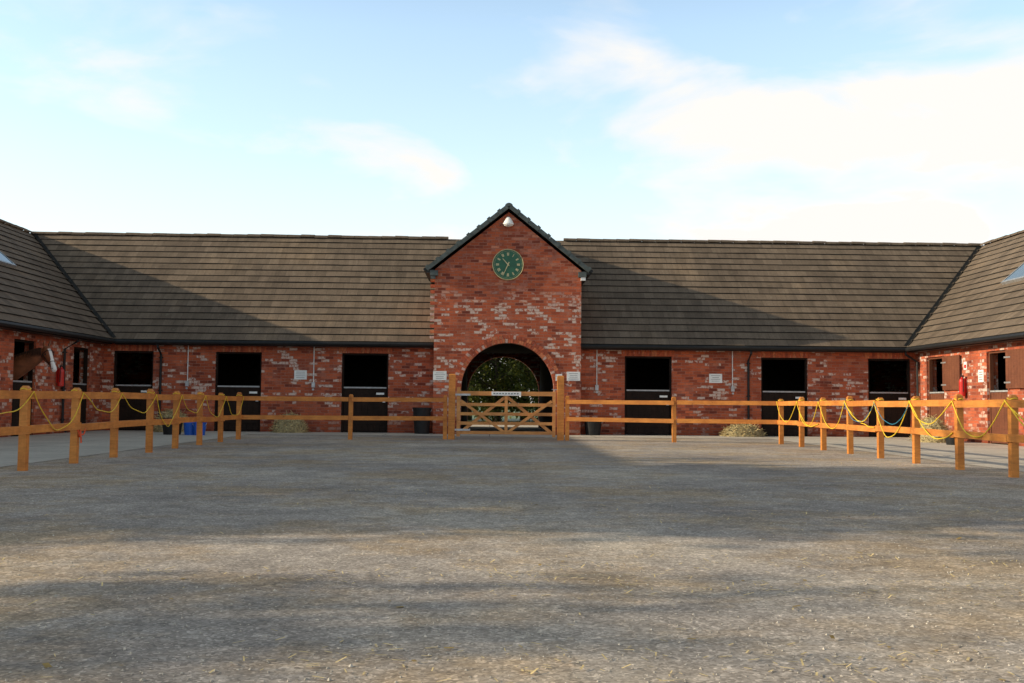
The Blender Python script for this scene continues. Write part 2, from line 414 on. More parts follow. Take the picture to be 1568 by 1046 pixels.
slope(rf, (0, YB), (1, 0), (0, 1), XL, -1, XR, 1, cut=(TX0 + .02, TX1 - .02, 2.3))
rf.obj('main_roof_slope', stable)
rf = MB(); slope(rf, (XL, 0), (0, 1), (-1, 0), WING_END, 0, YB, 1); rf.obj('west_wing_roof_slope', stable)
rf = MB(); slope(rf, (XR, 0), (0, 1), (1, 0), WING_END, 0, YB, 1); rf.obj('east_wing_roof_slope', stable)
rf = MB()
slope(rf, (XL - 2 * RUN, 0), (0, 1), (1, 0), WING_END, 0, YB + 2 * RUN, -1)
slope(rf, (XR + 2 * RUN, 0), (0, 1), (-1, 0), WING_END, 0, YB + 2 * RUN, -1)
slope(rf, (0, YB + 2 * RUN), (1, 0), (0, -1), XL - 2 * RUN, 1, XR + 2 * RUN, -1, cut=(TX0 + .02, TX1 - .02, 2.3))
rf.obj('outer_roof_slopes', stable)
rg = MB()
def ridge(a, b, r=0.13, step=0.45, m='roof'):
    a, b = Vector(a), Vector(b); L = (b - a).length; d = (b - a) / L; side = d.cross(Vector((0, 0, 1))).normalized()
    k = int(L / step)
    for i in range(k):
        p0 = a + d * (L * i / k); p1 = a + d * (L * (i + 1) / k - 0.012)
        dz = random.uniform(-.012, .012)
        for j in range(6):
            t0, t1 = math.pi * j / 6, math.pi * (j + 1) / 6
            def P(p, t, rr): return p + side * math.cos(t) * rr + Vector((0, 0, math.sin(t) * rr * 0.8 + dz))
            rg.face([P(p0, t0, r), P(p0, t1, r), P(p1, t1, r * .93), P(p1, t0, r * .93)], m)
        rg.face([P(p0, math.pi * j / 6, r) for j in range(7)], m)
RY = YB + RUN
ridge((XL - RUN, RY, RZ), (TX0 + 0.2, RY, RZ)); ridge((TX1 - 0.2, RY, RZ), (XR + RUN, RY, RZ))
ridge((XL - RUN, WING_END, RZ), (XL - RUN, RY, RZ)); ridge((XR + RUN, WING_END, RZ), (XR + RUN, RY, RZ))
for sx, x0 in ((-1, XL), (1, XR)):
    a = Vector((x0, YB, EZ + .05)); b = Vector((x0 + sx * RUN, RY, RZ + .05)); wv = .10
    rg.face([a, b, b + Vector((0, -wv, .03)), a + Vector((0, -wv, .03))], 'lead_and_edge')
    rg.face([a, b, b + Vector((-sx * wv, 0, .03)), a + Vector((-sx * wv, 0, .03))], 'lead_and_edge')
rg.obj('ridge_tiles_and_valleys', stable)

gt = MB()
def gutter_x(x0, x1):
    gt.tube([(x0, YB - .03, EZ - .05), (x1, YB - .03, EZ - .05)], .062, 'black', 8)
    gt.box(x0, x1, YB + .04, YB + .065, EZ - .13, EZ + .0, 'black')
    gt.box(x0, x1, YB + .065, WY - .002, EZ - .13, EZ - .11, 'black')
gutter_x(XL + .04, TX0 - .03); gutter_x(TX1 + .03, XR - .04)
for x0, s in ((XL, -1), (XR, 1)):
    gt.tube([(x0 - s * .03, WING_END, EZ - .05), (x0 - s * .03, YB - .03, EZ - .05)], .062, 'black', 8)
    a, b = sorted((x0 + s * .04, x0 + s * .065)); gt.box(a, b, WING_END, YB + .05, EZ - .13, EZ, 'black')
    a, b = sorted((x0 + s * .065, x0 + s * .40 - s * .022)); gt.box(a, b, WING_END, YB + .06, EZ - .13, EZ - .11, 'black')
gt.obj('gutters', stable)

DT, DL = 2.42, 1.38
back_l = [(-11.45, -10.25), (-8.37, -6.97), (-4.53, -3.11)]
back_r = [(4.13, 5.58), (8.34, 9.78), (11.66, 12.98)]
west = [(14.0, 15.2), (18.2, 19.4), (22.2, 23.4), (26.0, 27.25), (29.7, 30.9)]
east = [(14.0, 15.2), (18.2, 19.4), (22.2, 23.4), (26.2, 27.3), (29.9, 31.1)]
wl = MB()
def wall(axis, c0, c1, a0, a1, ops, m='brick_wall', top=EZ - .02):
    def bx(u0, u1, z0, z1):
        if u1 - u0 < 1e-3: return
        if axis == 'x': wl.box(u0, u1, c0, c1, z0, z1, m)
        else: wl.box(c0, c1, u0, u1, z0, z1, m)
    cur = a0
    for o0, o1 in ops:
        bx(cur, o0, 0, top); bx(o0, o1, DT, top); cur = o1
    bx(cur, a1, 0, top)
wall('x', WY, WY + .3, WXL, TX0 + .0, back_l)
wall('x', WY, WY + .3, TX1, WXR, back_r)
wall('y', WXL - .3, WXL, WING_END, WY + .3, west)
wall('y', WXR, WXR + .3, WING_END, WY + .3, east)
wall('x', YB + 2 * RUN - .7, YB + 2 * RUN - .4, XL - 2 * RUN + .4, TX0, [])
wall('x', YB + 2 * RUN - .7, YB + 2 * RUN - .4, TX1, XR + 2 * RUN - .4, [])
wall('y', XL - 2 * RUN + .4, XL - 2 * RUN + .7, WING_END, YB + 2 * RUN - .7, [])
wall('y', XR + 2 * RUN - .7, XR + 2 * RUN - .4, WING_END, YB + 2 * RUN - .7, [])
for x0, x1 in ((XL - 2 * RUN + .4, WXL), (WXR, XR + 2 * RUN - .4)):
    xm = (x0 + x1) / 2; y = WING_END + .02
    wl.face([(x0, y, 0), (x1, y, 0), (x1, y, EZ), (xm, y, RZ - .35), (x0, y, EZ)], 'brick_wall')
wl.obj('brick_walls', stable)
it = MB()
it.box(WXL + .3, TX0 - .1, 35.6, 35.7, 0, EZ - .1, 'interior_shade'); it.box(TX1 + .1, WXR - .01, 35.6, 35.7, 0, EZ - .1, 'interior_shade')
for x in (-9.4, -5.8): it.box(x, x + .1, WY + .31, 35.6, 0, EZ - .1, 'interior_shade')
for x in (7.0, 10.7): it.box(x, x + .1, WY + .31, 35.6, 0, EZ - .1, 'interior_shade')
it.box(WXL - 4, TX0 - .1, WY + .31, 36, EZ - .09, EZ - .06, 'interior_shade'); it.box(TX1 + .1, WXR + 4, WY + .31, 36, EZ - .09, EZ - .06, 'interior_shade')
it.box(WXL - 4.1, WXL - 4, WING_END + .1, 36, 0, EZ - .1, 'interior_shade'); it.box(WXR + 4, WXR + 4.1, WING_END + .1, 36, 0, EZ - .1, 'interior_shade')
it.box(WXL - 4, WXL - .31, WING_END + .1, WY + .3, EZ - .09, EZ - .06, 'interior_shade'); it.box(WXR + .31, WXR + 4, WING_END + .1, WY + .3, EZ - .09, EZ - .06, 'interior_shade')
it.box(WXL - 4, WXL - .31, WING_END + .1, 35.6, .008, .02, 'interior_shade'); it.box(WXR + .31, WXR + 4, WING_END + .1, 35.6, .008, .02, 'interior_shade')
it.box(WXL - .2, TX0 - .1, WY + .31, 35.6, .021, .03, 'interior_shade'); it.box(TX1 + .1, WXR + .2, WY + .31, 35.6, .021, .03, 'interior_shade')
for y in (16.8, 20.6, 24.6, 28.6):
    it.box(WXL - 4, WXL - .31, y, y + .1, 0, EZ - .1, 'interior_shade'); it.box(WXR + .31, WXR + 4, y, y + .1, 0, EZ - .1, 'interior_shade')
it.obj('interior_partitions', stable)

dr = MB()
def door_x(a, b, y=WY, leaf='door_dark'):
    f_ = .055
    dr.box(a, a + f_, y + .06, y + .16, 0, DT, 'door_dark'); dr.box(b - f_, b, y + .06, y + .16, 0, DT, 'door_dark')
    dr.box(a + f_, b - f_, y + .06, y + .16, DT - f_, DT, 'door_dark')
    n = 7; x0, x1 = a + f_ + .01, b - f_ - .01; wd = (x1 - x0) / n
    for i in range(n): dr.box(x0 + i * wd + .003, x0 + (i + 1) * wd - .003, y + .075, y + .11, .03, DL - .03, leaf)
    dr.box(x0, x1, y + .05, y + .125, DL - .03, DL + .012, 'strip')
    dr.box(x0 + .05, x1 - .05, y + .055, y + .074, .25, .37, leaf); dr.box(x0 + .05, x1 - .05, y + .055, y + .074, 1.02, 1.14, leaf)
    dr.box(x1 - .30, x1 - .06, y + .045, y + .054, 1.16, 1.22, 'white')
    dr.box(x1 - .10, x1 - .02, y + .03, y + .053, .92, .96, 'metal')
for a, b in back_l + back_r: door_x(a, b)
def door_y(a, b, x, s, leaf, open_top):
    def bx(u0, u1, d0, d1, z0, z1, m):
        x0, x1 = sorted((x + s * d0, x + s * d1)); dr.box(x0, x1, u0, u1, z0, z1, m)
    f_ = .055
    bx(a, a + f_, .06, .16, 0, DT, leaf); bx(b - f_, b, .06, .16, 0, DT, leaf); bx(a + f_, b - f_, .06, .16, DT - f_, DT, leaf)
    n = 7; y0, y1 = a + f_ + .01, b - f_ - .01; wd = (y1 - y0) / n
    for i in range(n): bx(y0 + i * wd + .003, y0 + (i + 1) * wd - .003, .075, .11, .03, DL - .03, leaf)
    bx(y0, y1, .05, .125, DL - .03, DL + .012, 'strip')
    bx(y0 + .05, y1 - .05, .055, .074, .25, .37, leaf); bx(y0 + .05, y1 - .05, .055, .074, 1.02, 1.14, leaf)
    if open_top:
        w_ = b - a - .1
        for i in range(7): bx(a - .06 - w_ + i * w_ / 7 + .003, a - .06 - w_ + (i + 1) * w_ / 7 - .003, -.075, -.04, DL + .05, DT - .02, leaf)
        bx(a - .04 - w_, a - .08, -.04, -.015, DL + .15, DL + .25, leaf); bx(a - .04 - w_, a - .08, -.04, -.015, DT - .25, DT - .15, leaf)
        bx(a - .3, a + .02, -.08, -.076, DT - .22, DT - .18, 'metal'); bx(a - .3, a + .02, -.08, -.076, DL + .18, DL + .22, 'metal')
for a, b in west: door_y(a, b, WXL, -1, 'door_dark', False)
for a, b in east: door_y(a, b, WXR, 1, 'door_brown', True)
dr.obj('stable_doors', stable)
ln = MB()
for a, b in back_l + back_r:
    x = a - .1
    while x < b + .08:
        ln.box(x, x + .068, WY - .012, WY + .05, DT + .003, DT + .20, 'vous%d' % random.choice([0, 0, 1, 2])); x += .078
ln.obj('door_lintels', stable)
rl = MB()
def rooflight(P0, n, a0, a1, h0, h1):
    u = (0, 1)
    def q(A0, A1, H0, H1, l): return [hpt(P0, u, n, A0, H0, l), hpt(P0, u, n, A1, H0, l), hpt(P0, u, n, A1, H1, l), hpt(P0, u, n, A0, H1, l)]
    o = q(a0, a1, h0, h1, .11); i = q(a0, a1, h0, h1, 0)
    for k in range(4): rl.face([i[k], i[(k + 1) % 4], o[(k + 1) % 4], o[k]], 'metal')
    b_ = .06; ii = q(a0 + b_, a1 - b_, h0 + b_, h1 - b_, .11)
    for k in range(4): rl.face([o[k], o[(k + 1) % 4], ii[(k + 1) % 4], ii[k]], 'metal')
    rl.face(q(a0 + b_, a1 - b_, h0 + b_, h1 - b_, .10), 'glass')
rooflight((XL, 0), (-1, 0), 28.3, 29.8, 2.2, 3.1)
rooflight((XR, 0), (1, 0), 27.5, 29.6, 2.0, 3.2)
rl.obj('rooflights', stable)

# ------------------------------------------------------------------ gatehouse tower
tower = empty('brick_clock_gatehouse')
AC, AR, AS = 0.52, 1.385, 1.355
TM = (TX0 + TX1) / 2; GE = 4.93; SL = 0.80
def gable_z(x): return GE + (TX1 - TM - abs(x - TM)) * SL
def arch_z(x):
    d = abs(x - AC)
    return 0.0 if d >= AR - 1e-6 else AS + math.sqrt(max(0, AR * AR - d * d))
tw = MB()
def archwall(y0, y1):
    xs = [TX0, TM, TX1] + [AC - AR, AC + AR] + [AC + AR * math.cos(math.pi * i / 32) for i in range(1, 32)]
    xs += list(np.linspace(TX0, AC - AR, 3)) + list(np.linspace(AC + AR, TX1, 3))
    xs = sorted(set(round(float(x), 5) for x in xs))
    for a, b in zip(xs[:-1], xs[1:]):
        inside = abs((a + b) / 2 - AC) < AR
        za = AS if (inside and abs(a - AC) >= AR - 1e-4) else (arch_z(a) if inside else 0)
        zb = AS if (inside and abs(b - AC) >= AR - 1e-4) else (arch_z(b) if inside else 0)
        for y in (y0, y1): tw.face([(a, y, za), (b, y, zb), (b, y, gable_z(b)), (a, y, gable_z(a))], 'brick')
        if inside: tw.face([(a, y0, za), (b, y0, zb), (b, y1, zb), (a, y1, za)], 'brick')
    for x in (AC - AR, AC + AR): tw.face([(x, y0, 0), (x, y1, 0), (x, y1, AS), (x, y0, AS)], 'brick')
    for x in (TX0, TX1): tw.face([(x, y0, 0), (x, y1, 0), (x, y1, GE), (x, y0, GE)], 'brick')
archwall(TY, TY + .35); archwall(TYB - .35, TYB)
tw.box(TX0, TX0 + .33, TY + .35, TYB - .35, 0, GE, 'brick'); tw.box(TX1 - .33, TX1, TY + .35, TYB - .35, 0, GE, 'brick')
tw.box(TX0 + .33, TX1 - .33, TY + .35, TYB - .35, 2.86, 2.92, 'interior_shade')
tw.box(TX0 + .33, AC - AR - .02, TY + .352, TYB - .352, 0, 2.85, 'interior_shade'); tw.box(AC + AR + .02, TX1 - .33, TY + .352, TYB - .352, 0, 2.85, 'interior_shade')
tw.obj('gatehouse_walls', tower)
vs = MB()
for ring, (r0, r1, nn) in enumerate(((AR, AR + .115, 56), (AR + .122, AR + .237, 60))):
    for i in range(nn):
        t0 = math.pi * (i + .07) / nn; t1 = math.pi * (i + .93) / nn; pr = .02 + random.uniform(-.004, .004)
        P = [(AC + r * math.cos(t), AS + r * math.sin(t)) for r, t in ((r0, t0), (r1, t0), (r1, t1), (r0, t1))]
        m = 'vous%d' % random.choices([0, 1, 2, 3], [4, 3, 2, .5])[0]
        fr = [(x, TY - pr, z) for x, z in P]; bk = [(x, TY + .05, z) for x, z in P]
        vs.face(fr, m)
        for k in range(4): vs.face([fr[k], fr[(k + 1) % 4], bk[(k + 1) % 4], bk[k]], m)
vs.obj('brick_arch_rings', tower)
tr = MB()
OV = .24; YF = TY - .16; YR = TYB + .16
for s in (-1, 1):
    N = 8; W_ = TX1 - TM + OV; zr = gable_z(TM) + .14
    for i in range(N):
        d0 = W_ * (1 - i / N); d1 = W_ * (1 - (i + 1) / N)
        z0 = zr - d0 * SL; z1 = zr - d1 * SL
        sl0 = i * W_ / N * 1.28; sl1 = (i + 1) * W_ / N * 1.28
        tr.face([(TM + s * d0, YF, z0 + .045), (TM + s * d0, YR, z0 + .045), (TM + s * d1, YR, z1 + .01), (TM + s * d1, YF, z1 + .01)], 'roof',
                [(YF, sl0), (YR, sl0), (YR, sl1), (YF, sl1)])
        tr.face([(TM + s * d0, YF, z0), (TM + s * d0, YR, z0), (TM + s * d0, YR, z0 + .045), (TM + s * d0, YF, z0 + .045)], 'lead_and_edge')  # shadow line of the course painted on its step face
        for yy in (YF - .02, YR - .06):
            a = Vector((TM + s * d0, yy, z0 + .03)); b = Vector((TM + s * (d1 - 0.0), yy, z1 + .03))
            tr.beam(a + Vector((0, .04, .0)), b + Vector((0, .04, .0)) + (a - b) * .02, .09, .125, 'roof_green', (0, 0, 1))
            tr.beam(a + Vector((0, .036, .02)), a + (b - a) * .25 + Vector((0, .036, .03)), .11, .15, 'roof_green', (0, 0, 1))
    tr.face([(TM + s * W_, YF + .01, zr - W_ * SL - .02), (TM + s * W_, YR - .01, zr - W_ * SL - .02), (TM, YR - .01, zr - .03), (TM, YF + .01, zr - .03)], 'interior_shade')
    xe = TM + s * (TX1 - TM); x0, x1 = sorted((xe + s * .0, xe + s * (OV + .02)))
    tr.box(x0 + (.003 if s > 0 else 0), x1 - (.003 if s < 0 else 0), YF + .03, YR - .03, GE - .12, GE - .03, 'black')
    x0, x1 = sorted((xe - s * .10, xe + s * .14))
    tr.box(x0, x1, TY - .14, TY - .003, GE - .20, GE - .05, 'roof_green')
    x0, x1 = sorted((xe - s * .02, xe + s * .12)); tr.box(x0, x1, TY - .11, TY - .003, GE - .30, GE - .203, 'white' if s > 0 else 'roof_green')
    tr.tube([(xe + s * (OV + .05), YF + .02, GE - .02), (xe + s * (OV + .05), 33.9, GE - .02)], .05, 'black', 8)
tr.obj('gatehouse_roof', tower)
rg = MB(); ridge((TM, YF - .03, gable_z(TM) + .15), (TM, YR, gable_z(TM) + .15), .12, .4, 'roof_green'); rg.obj('gatehouse_ridge', tower)
fl = MB()
for s, xe in ((-1, TX0), (1, TX1)):
    for i in range(14):
        h = 0.05 + i * .17; y = YB + h; z = EZ + h / RUN * RISE
        x0, x1 = sorted((xe + s * .003, xe + s * .02))
        fl.box(x0, x1, y, y + .165, z + .02, z + .24, 'metal' if s < 0 else 'lead_and_edge')
for i in range(0, 22):
    z = 2.85 + i * .086
    if i % 2 == 0: fl.box(TX0 - .13, TX0 - .003, TY + .03, TY + .25, z, z + .078, 'vous%d' % random.choice([0, 3, 2]))
fl.obj('stepped_flashing', tower)

ck = empty('wall_clock')
c = MB(); CX, CZ = 0.50, 5.09
c.lathe((CX, TY, CZ), [(.47, -.003), (.47, -.05), (.455, -.065), (.445, -.045)], 'cream', 48, 'Y')
c.obj('clock_rim', ck)
c = MB(); c.lathe((CX, TY, CZ), [(.444, -.01), (.444, -.052)], 'green_dial', 48, 'Y'); c.obj('dial', ck)
c = MB()
def bar(r0, r1, ang, w_, m, y, w1=None):
    w1 = w_ if w1 is None else w1
    d = Vector((math.sin(ang), 0, math.cos(ang))); r = Vector((math.cos(ang), 0, -math.sin(ang)))
    o = Vector((CX, y, CZ)); 
    F = [o + d * r0 - r * w_ / 2, o + d * r0 + r * w_ / 2, o + d * r1 + r * w1 / 2, o + d * r1 - r * w1 / 2]
    B = [p + Vector((0, .006, 0)) for p in F]
    c.face(F, m)
    for k in range(4): c.face([F[k], F[(k + 1) % 4], B[(k + 1) % 4], B[k]], m)
for i in range(12):
    a = 2 * math.pi * i / 12
    k = [3, 1, 2, 3, 3, 2, 3, 4, 4, 3, 2, 3][i]
    for j in range(k): bar(.27, .36, a + (j - (k - 1) / 2) * .07, .016, 'cream', TY - .060)
for i in range(60): bar(.400, .415, 2 * math.pi * i / 60, .010, 'cream', TY - .060)
ah = 2 * math.pi * (10.6 / 12); am = 2 * math.pi * (34 / 60)
bar(-.05, .24, ah, .034, 'cream', TY - .070, .014); bar(-.08, .34, am, .028, 'cream', TY - .078, .012)
c.lathe((CX, TY - .07, CZ), [(.025, 0), (.025, -.015)], 'cream', 12, 'Y')
c.obj('numerals_and_hands', ck)

lm = MB()
lz = 6.42
lm.box(CX - .05, CX + .05, TY - .03, TY - .003, lz - .02, lz + .12, 'metal')
lm.tube([(CX, TY - .03, lz + .08), (CX, TY - .12, lz + .11), (CX, TY - .17, lz + .06)], .018, 'metal', 8)
lm.lathe((CX, TY - .17, lz - .12), [(.02, .20), (.06, .18), (.10, .12), (.155, .02), (.165, -.02), (.14, -.02), (.12, -.06), (.05, -.09)], 'white', 20)
lm.obj('wall_lamp')

def sign(x, y, z, w_, h_, rows=4):
    s_ = MB(); s_.box(x - w_ / 2, x + w_ / 2, y - .018, y - .004, z - h_ / 2, z + h_ / 2, 'white')
    for i in range(rows):
        zz = z + h_ / 2 - h_ * (i + 1) / (rows + 1); ww = w_ * random.uniform(.5, .8) / 2
        s_.box(x - ww, x + ww, y - .021, y - .0182, zz - h_ * .02, zz + h_ * .02, 'ink')
    for dx in (-1, 1):
        s_.lathe((x + dx * w_ * .46, y - .018, z + h_ * .42), [(.008, 0), (.008, -.004)], 'metal', 8, 'Y')
    return s_.obj('wall_sign')
sign(-1.50, TY, 1.74, .40, .27); sign(2.49, TY, 1.76, .40, .27); sign(2.05, TY - .05, 1.72, .20, .2, 2)
sign(-5.78, WY, 1.74, .38, .28); sign(6.93, WY, 1.76, .40, .28)
s_ = MB(); s_.box(WXR - .018, WXR - .004, 27.45, 27.75, 1.62, 1.95, 'white')
for i in range(4): s_.box(WXR - .021, WXR - .0182, 27.5, 27.7, 1.68 + i * .065, 1.70 + i * .065, 'ink')
s_.obj('wall_sign')

def conduit(x, z0=1.52, z1=2.62):
    k = MB(); k.tube([(x, WY - .02, z0), (x, WY - .02, z1)], .014, 'white', 8)
    k.box(x - .05, x + .05, WY - .07, WY - .003, z0 - .16, z0, 'metal'); k.box(x - .06, x + .06, WY - .05, WY - .003, z1, z1 + .05, 'white')
    for z in np.arange(z0 + .2, z1, .35): k.box(x - .025, x + .025, WY - .037, WY - .003, float(z), float(z) + .02, 'metal')
    k.lathe((x, WY - .05, z0 - .22), [(.03, 0), (.035, -.02), (.03, -.04)], 'metal', 10, 'Y')
    k.obj('electric_conduit')
for x in (-9.20, -5.38, 3.27, 7.45): conduit(x)
def downpipe(x, y, dx=0, dy=-1):
    k = MB(); px_, py_ = x + dx * .07, y + dy * .07
    k.tube([(x + dx * .42, y + dy * .42, EZ - .1), (x + dx * .42, y + dy * .42, EZ - .2), (px_, py_, EZ - .42), (px_, py_, .12), (px_ + dx * .12, py_ + dy * .12, .05)], .036, 'black', 10)
    for z in (2.2, 1.2, .35): k.tube([(px_, py_, z), (px_, py_, z + .05)], .046, 'black', 10); k.box(px_ - .07, px_ + .07, py_ - .02, py_ + .03, z + .01, z + .03, 'black')
    k.obj('drainpipe')
downpipe(7.93, WY); downpipe(-10.0, WY)
downpipe(WXL, 28.9, 1, 0); downpipe(WXR, 31.6, -1, 0)
def extinguisher(x, y, z, s):
    k = MB(); c_ = (x + s * .11, y, z)
    k.lathe(c_, [(.075, 0), (.085, .02), (.085, .40), (.07, .46), (.03, .50), (.03, .53)], 'red', 18)
    k.box(c_[0] - .02, c_[0] + .02, y - .08, y + .05, z + .53, z + .57, 'black')
    k.tube([(c_[0], y - .06, z + .54), (c_[0] + s * .03, y - .13, z + .40), (c_[0] + s * .02, y - .11, z + .12)], .012, 'black', 8)
    x0, x1 = sorted((x + s * .003, x + s * .03)); k.box(x0, x1, y - .05, y + .05, z + .1, z + .5, 'red')
    k.obj('fire_extinguisher')
extinguisher(WXL, 28.6, 1.28, 1); extinguisher(WXR, 28.5, 1.25, -1)
s_ = MB(); s_.box(WXR - .018, WXR - .004, 28.42, 28.6, 1.98, 2.2, 'white'); s_.box(WXR - .021, WXR - .0182, 28.45, 28.57, 2.02, 2.12, 'red'); s_.obj('fire_point_sign')

# ------------------------------------------------------------------ fences
PH = 1.13
def post(mb, x, y, h=PH, w_=.10, m='wood'):
    t = random.uniform(-.012, .012); z = h - .03
    b = w_ / 2; tx = random.uniform(-.012, .012)
    P0 = [(x - b, y - b, 0), (x + b, y - b, 0), (x + b, y + b, 0), (x - b, y + b, 0)]
    P1 = [(a + tx, b_ + t, z) for a, b_, _ in P0]; c2 = .022
    P2 = [(x - b + c2 + tx, y - b + c2 + t, h), (x + b - c2 + tx, y - b + c2 + t, h), (x + b - c2 + tx, y + b - c2 + t, h), (x - b + c2 + tx, y + b - c2 + t, h)]
    for i in range(4):
        j = (i + 1) % 4
        mb.face([P0[i], P0[j], P1[j], P1[i]], m); mb.face([P1[i], P1[j], P2[j], P2[i]], m)
    mb.face(P2, m)
def fence(pts, off):
    mb = MB()
    for p in pts: post(mb, *p, h=PH + random.uniform(-.02, .02))
    mb.obj('posts', E)
    mb = MB()
    for (a, b) in zip(pts[:-1], pts[1:]):
        d = (Vector((*b, 0)) - Vector((*a, 0))).normalized(); n_ = Vector((-d.y, d.x, 0)) * off
        for z in (1.0, .54):
            ja, jb = random.uniform(-.012, .012), random.uniform(-.012, .012)
            A = Vector((*a, z + ja)) + n_ * .073 + d * .003; B = Vector((*b, z + jb)) + n_ * .073 - d * .003
            mb.beam(A, B, .042, .105, 'wood')
    mb.obj('rails', E)
XLF, XRF = -6.11, 7.17
left_pts = [(XLF + random.uniform(-.02, .02), 25.6 - 1.67 * i) for i in range(11)]
right_pts = [(XRF + random.uniform(-.02, .02), 25.6 - 1.63 * i) for i in range(11)]
E = empty('timber_fence'); fence(left_pts, 1)
E = empty('timber_fence'); fence(right_pts, -1)
GLX, GRX, GY = -0.98, 1.80, 26.9
E = empty('timber_fence'); fence([(-3.47, 26.2), (GLX - .16, GY - .05)], -1)
mb = MB()
for z in (1.0, .54):
    mb.beam((XLF + .06, 25.62, z), (-3.52, 26.14, z), .042, .105, 'wood')
mb.obj('end_rails', E)
E = empty('timber_fence'); fence([(GRX + .19, GY - .05), (4.63, 26.2)], -1)
mb = MB()
for z in (1.0, .54):
    mb.beam((4.68, 26.14, z), (XRF - .06, 25.62, z), .042, .105, 'wood')
mb.obj('end_rails', E)
for x, h in ((GLX, 1.68), (GRX + .02, 1.66)):
    mb = MB(); post(mb, x, GY, h, .17); mb.obj('gate_post')
gate = empty('five_bar_gate')
mb = MB(); g0, g1 = GLX + .13, GRX - .11; gy = GY
mb.box(g0, g0 + .09, gy - .035, gy + .035, .08, 1.34, 'wood_gate'); mb.box(g1 - .08, g1, gy - .035, gy + .035, .08, 1.25, 'wood_gate')
for z in (.18, .42, .66, .90): mb.box(g0 + .09, g1 - .08, gy - .018, gy + .018, z - .04, z + .04, 'wood_gate')
mb.box(g0 + .09, g1 - .08, gy - .03, gy + .03, 1.13, 1.24, 'wood_gate')
mid = (g0 + g1) / 2
mb.box(mid - .04, mid + .04, gy - .042, gy - .019, .14, 1.13, 'wood_gate')
mb.beam((g0 + .1, gy + .031, .18), (mid, gy + .031, 1.12), .022, .08, 'wood_gate'); mb.beam((g1 - .1, gy + .031, .18), (mid, gy + .031, 1.12), .022, .08, 'wood_gate')
mb.beam((g0 + .1, gy - .031, 1.0), (mid - .05, gy - .031, .2), .02, .07, 'wood_gate'); mb.beam((g1 - .1, gy - .031, 1.0), (mid + .05, gy - .031, .2), .02, .07, 'wood_gate')
mb.obj('gate_timber', gate)
mb = MB()
for z in (.25, 1.15): mb.box(g0 - .06, g0 + .35, gy - .05, gy - .043, z - .025, z + .025, 'metal')
mb.tube([(g1 - .1, gy - .06, 1.3), (g1 + .1, gy - .06, 1.3)], .012, 'metal', 8)
mb.obj('gate_ironwork', gate)
s_ = MB(); s_.box(mid - .38, mid + .38, gy - .05, gy - .032, 1.135, 1.235, 'white')
for i in range(9): s_.box(mid - .33 + i * .075, mid - .33 + i * .075 + .045, gy - .054, gy - .051, 1.17, 1.20, 'ink')
s_.obj('gate_sign')

def rope(name, paths, mat, r=.009):
    cu = bpy.data.curves.new(name, 'CURVE'); cu.dimensions = '3D'; cu.bevel_depth = r; cu.bevel_resolution = 1
    for P in paths:
        sp_ = cu.splines.new('POLY'); sp_.points.add(len(P) - 1)
        for i, p in enumerate(P): sp_.points[i].co = (p[0], p[1], p[2], 1)
    cu.materials.append(M[mat]); o = bpy.data.objects.new(name, cu); COL.objects.link(o); return o
def sag(a, b, s, n=18):
    # slack rope: sag is a little off-centre and kinks slightly
    a, b = Vector(a), Vector(b); out = []; sk = rr.uniform(-.18, .18); ph = rr.uniform(0, 6)
    for i in range(n + 1):
        t = i / n; p = a.lerp(b, t); tt = t + sk * t * (1 - t) * 2
        e = math.sin(math.pi * t)
        p.z -= s * 4 * tt * (1 - tt) - .012 * math.sin(t * 17 + ph) * e
        p.x += .02 * math.sin(t * 9 + ph) * e; out.append(p)
    return out
def loop(x, y, z):
    return [(x + .065 * math.cos(t), y + .065 * math.sin(t), z + .01 * math.sin(3 * t)) for t in np.linspace(0, 2 * math.pi, 13)]
rr = random.Random(11)
for pts, s, nm in ((left_pts, 1, 'l'), (right_pts, -1, 'r')):
    P = []
    for i, (a, b) in enumerate(zip(pts[:-1], pts[1:])):
        o = .11
        P.append(sag((a[0] + s * o, a[1], 1.04), (b[0] + s * o, b[1], 1.04), rr.uniform(.28, .66)))
        if nm == 'r' and i % 2: P.append(sag((a[0] + s * o, a[1], 1.05), (b[0] + s * o, b[1], .56), rr.uniform(.05, .3)))
        P.append(loop(a[0], a[1], 1.07))
    rope('yellow_rope', P, 'rope_y', .007 if nm == 'l' else .009)
P = []
for i in (3, 4):
    a, b = right_pts[i], right_pts[i + 1]
    P.append(sag((a[0] - .12, a[1], 1.02), (b[0] - .12, b[1], .98), .35))
rope('blue_rope', P, 'rope_b', .006)
a = left_pts[6]; rope('orange_twine', [sag((a[0] + .08, a[1] + .2, .55), (a[0] + .08, a[1] - .1, .5), .12), [(a[0] + .08, a[1], .52), (a[0] + .1, a[1], .3)]], 'rope_r', .012)

# ------------------------------------------------------------------ buckets, hay
def bucket(name, x, y, r, h, m):
    k = MB()
    k.lathe((x, y, .006), [(r * .8, 0), (r * .82, .02), (r, h * .93), (r * 1.06, h * .93), (r * 1.06, h), (r * .96, h), (r * .80, .05)], m, 24)
    k.tube([(x + r * 1.07 * math.cos(t), y - .02 - r * .25 * math.sin(t), .006 + h * .93 - r * .8 * math.sin(t) * .7) for t in np.linspace(0, math.pi, 12)], .008, 'metal', 6)
    k.obj(name)
bucket('black_bin', -2.02, 31.3, .27, .78, 'black'); bucket('black_bin', 3.10, 31.4, .27, .52, 'black')
bucket('blue_bucket', -8.05, 28.4, .19, .42, 'blue'); bucket('blue_bucket', -7.75, 28.2, .17, .34, 'blue'); bucket('black_bin', -8.6, 28.6, .28, .45, 'black')
bucket('black_bucket', 11.6, 26.0, .2, .35, 'black')
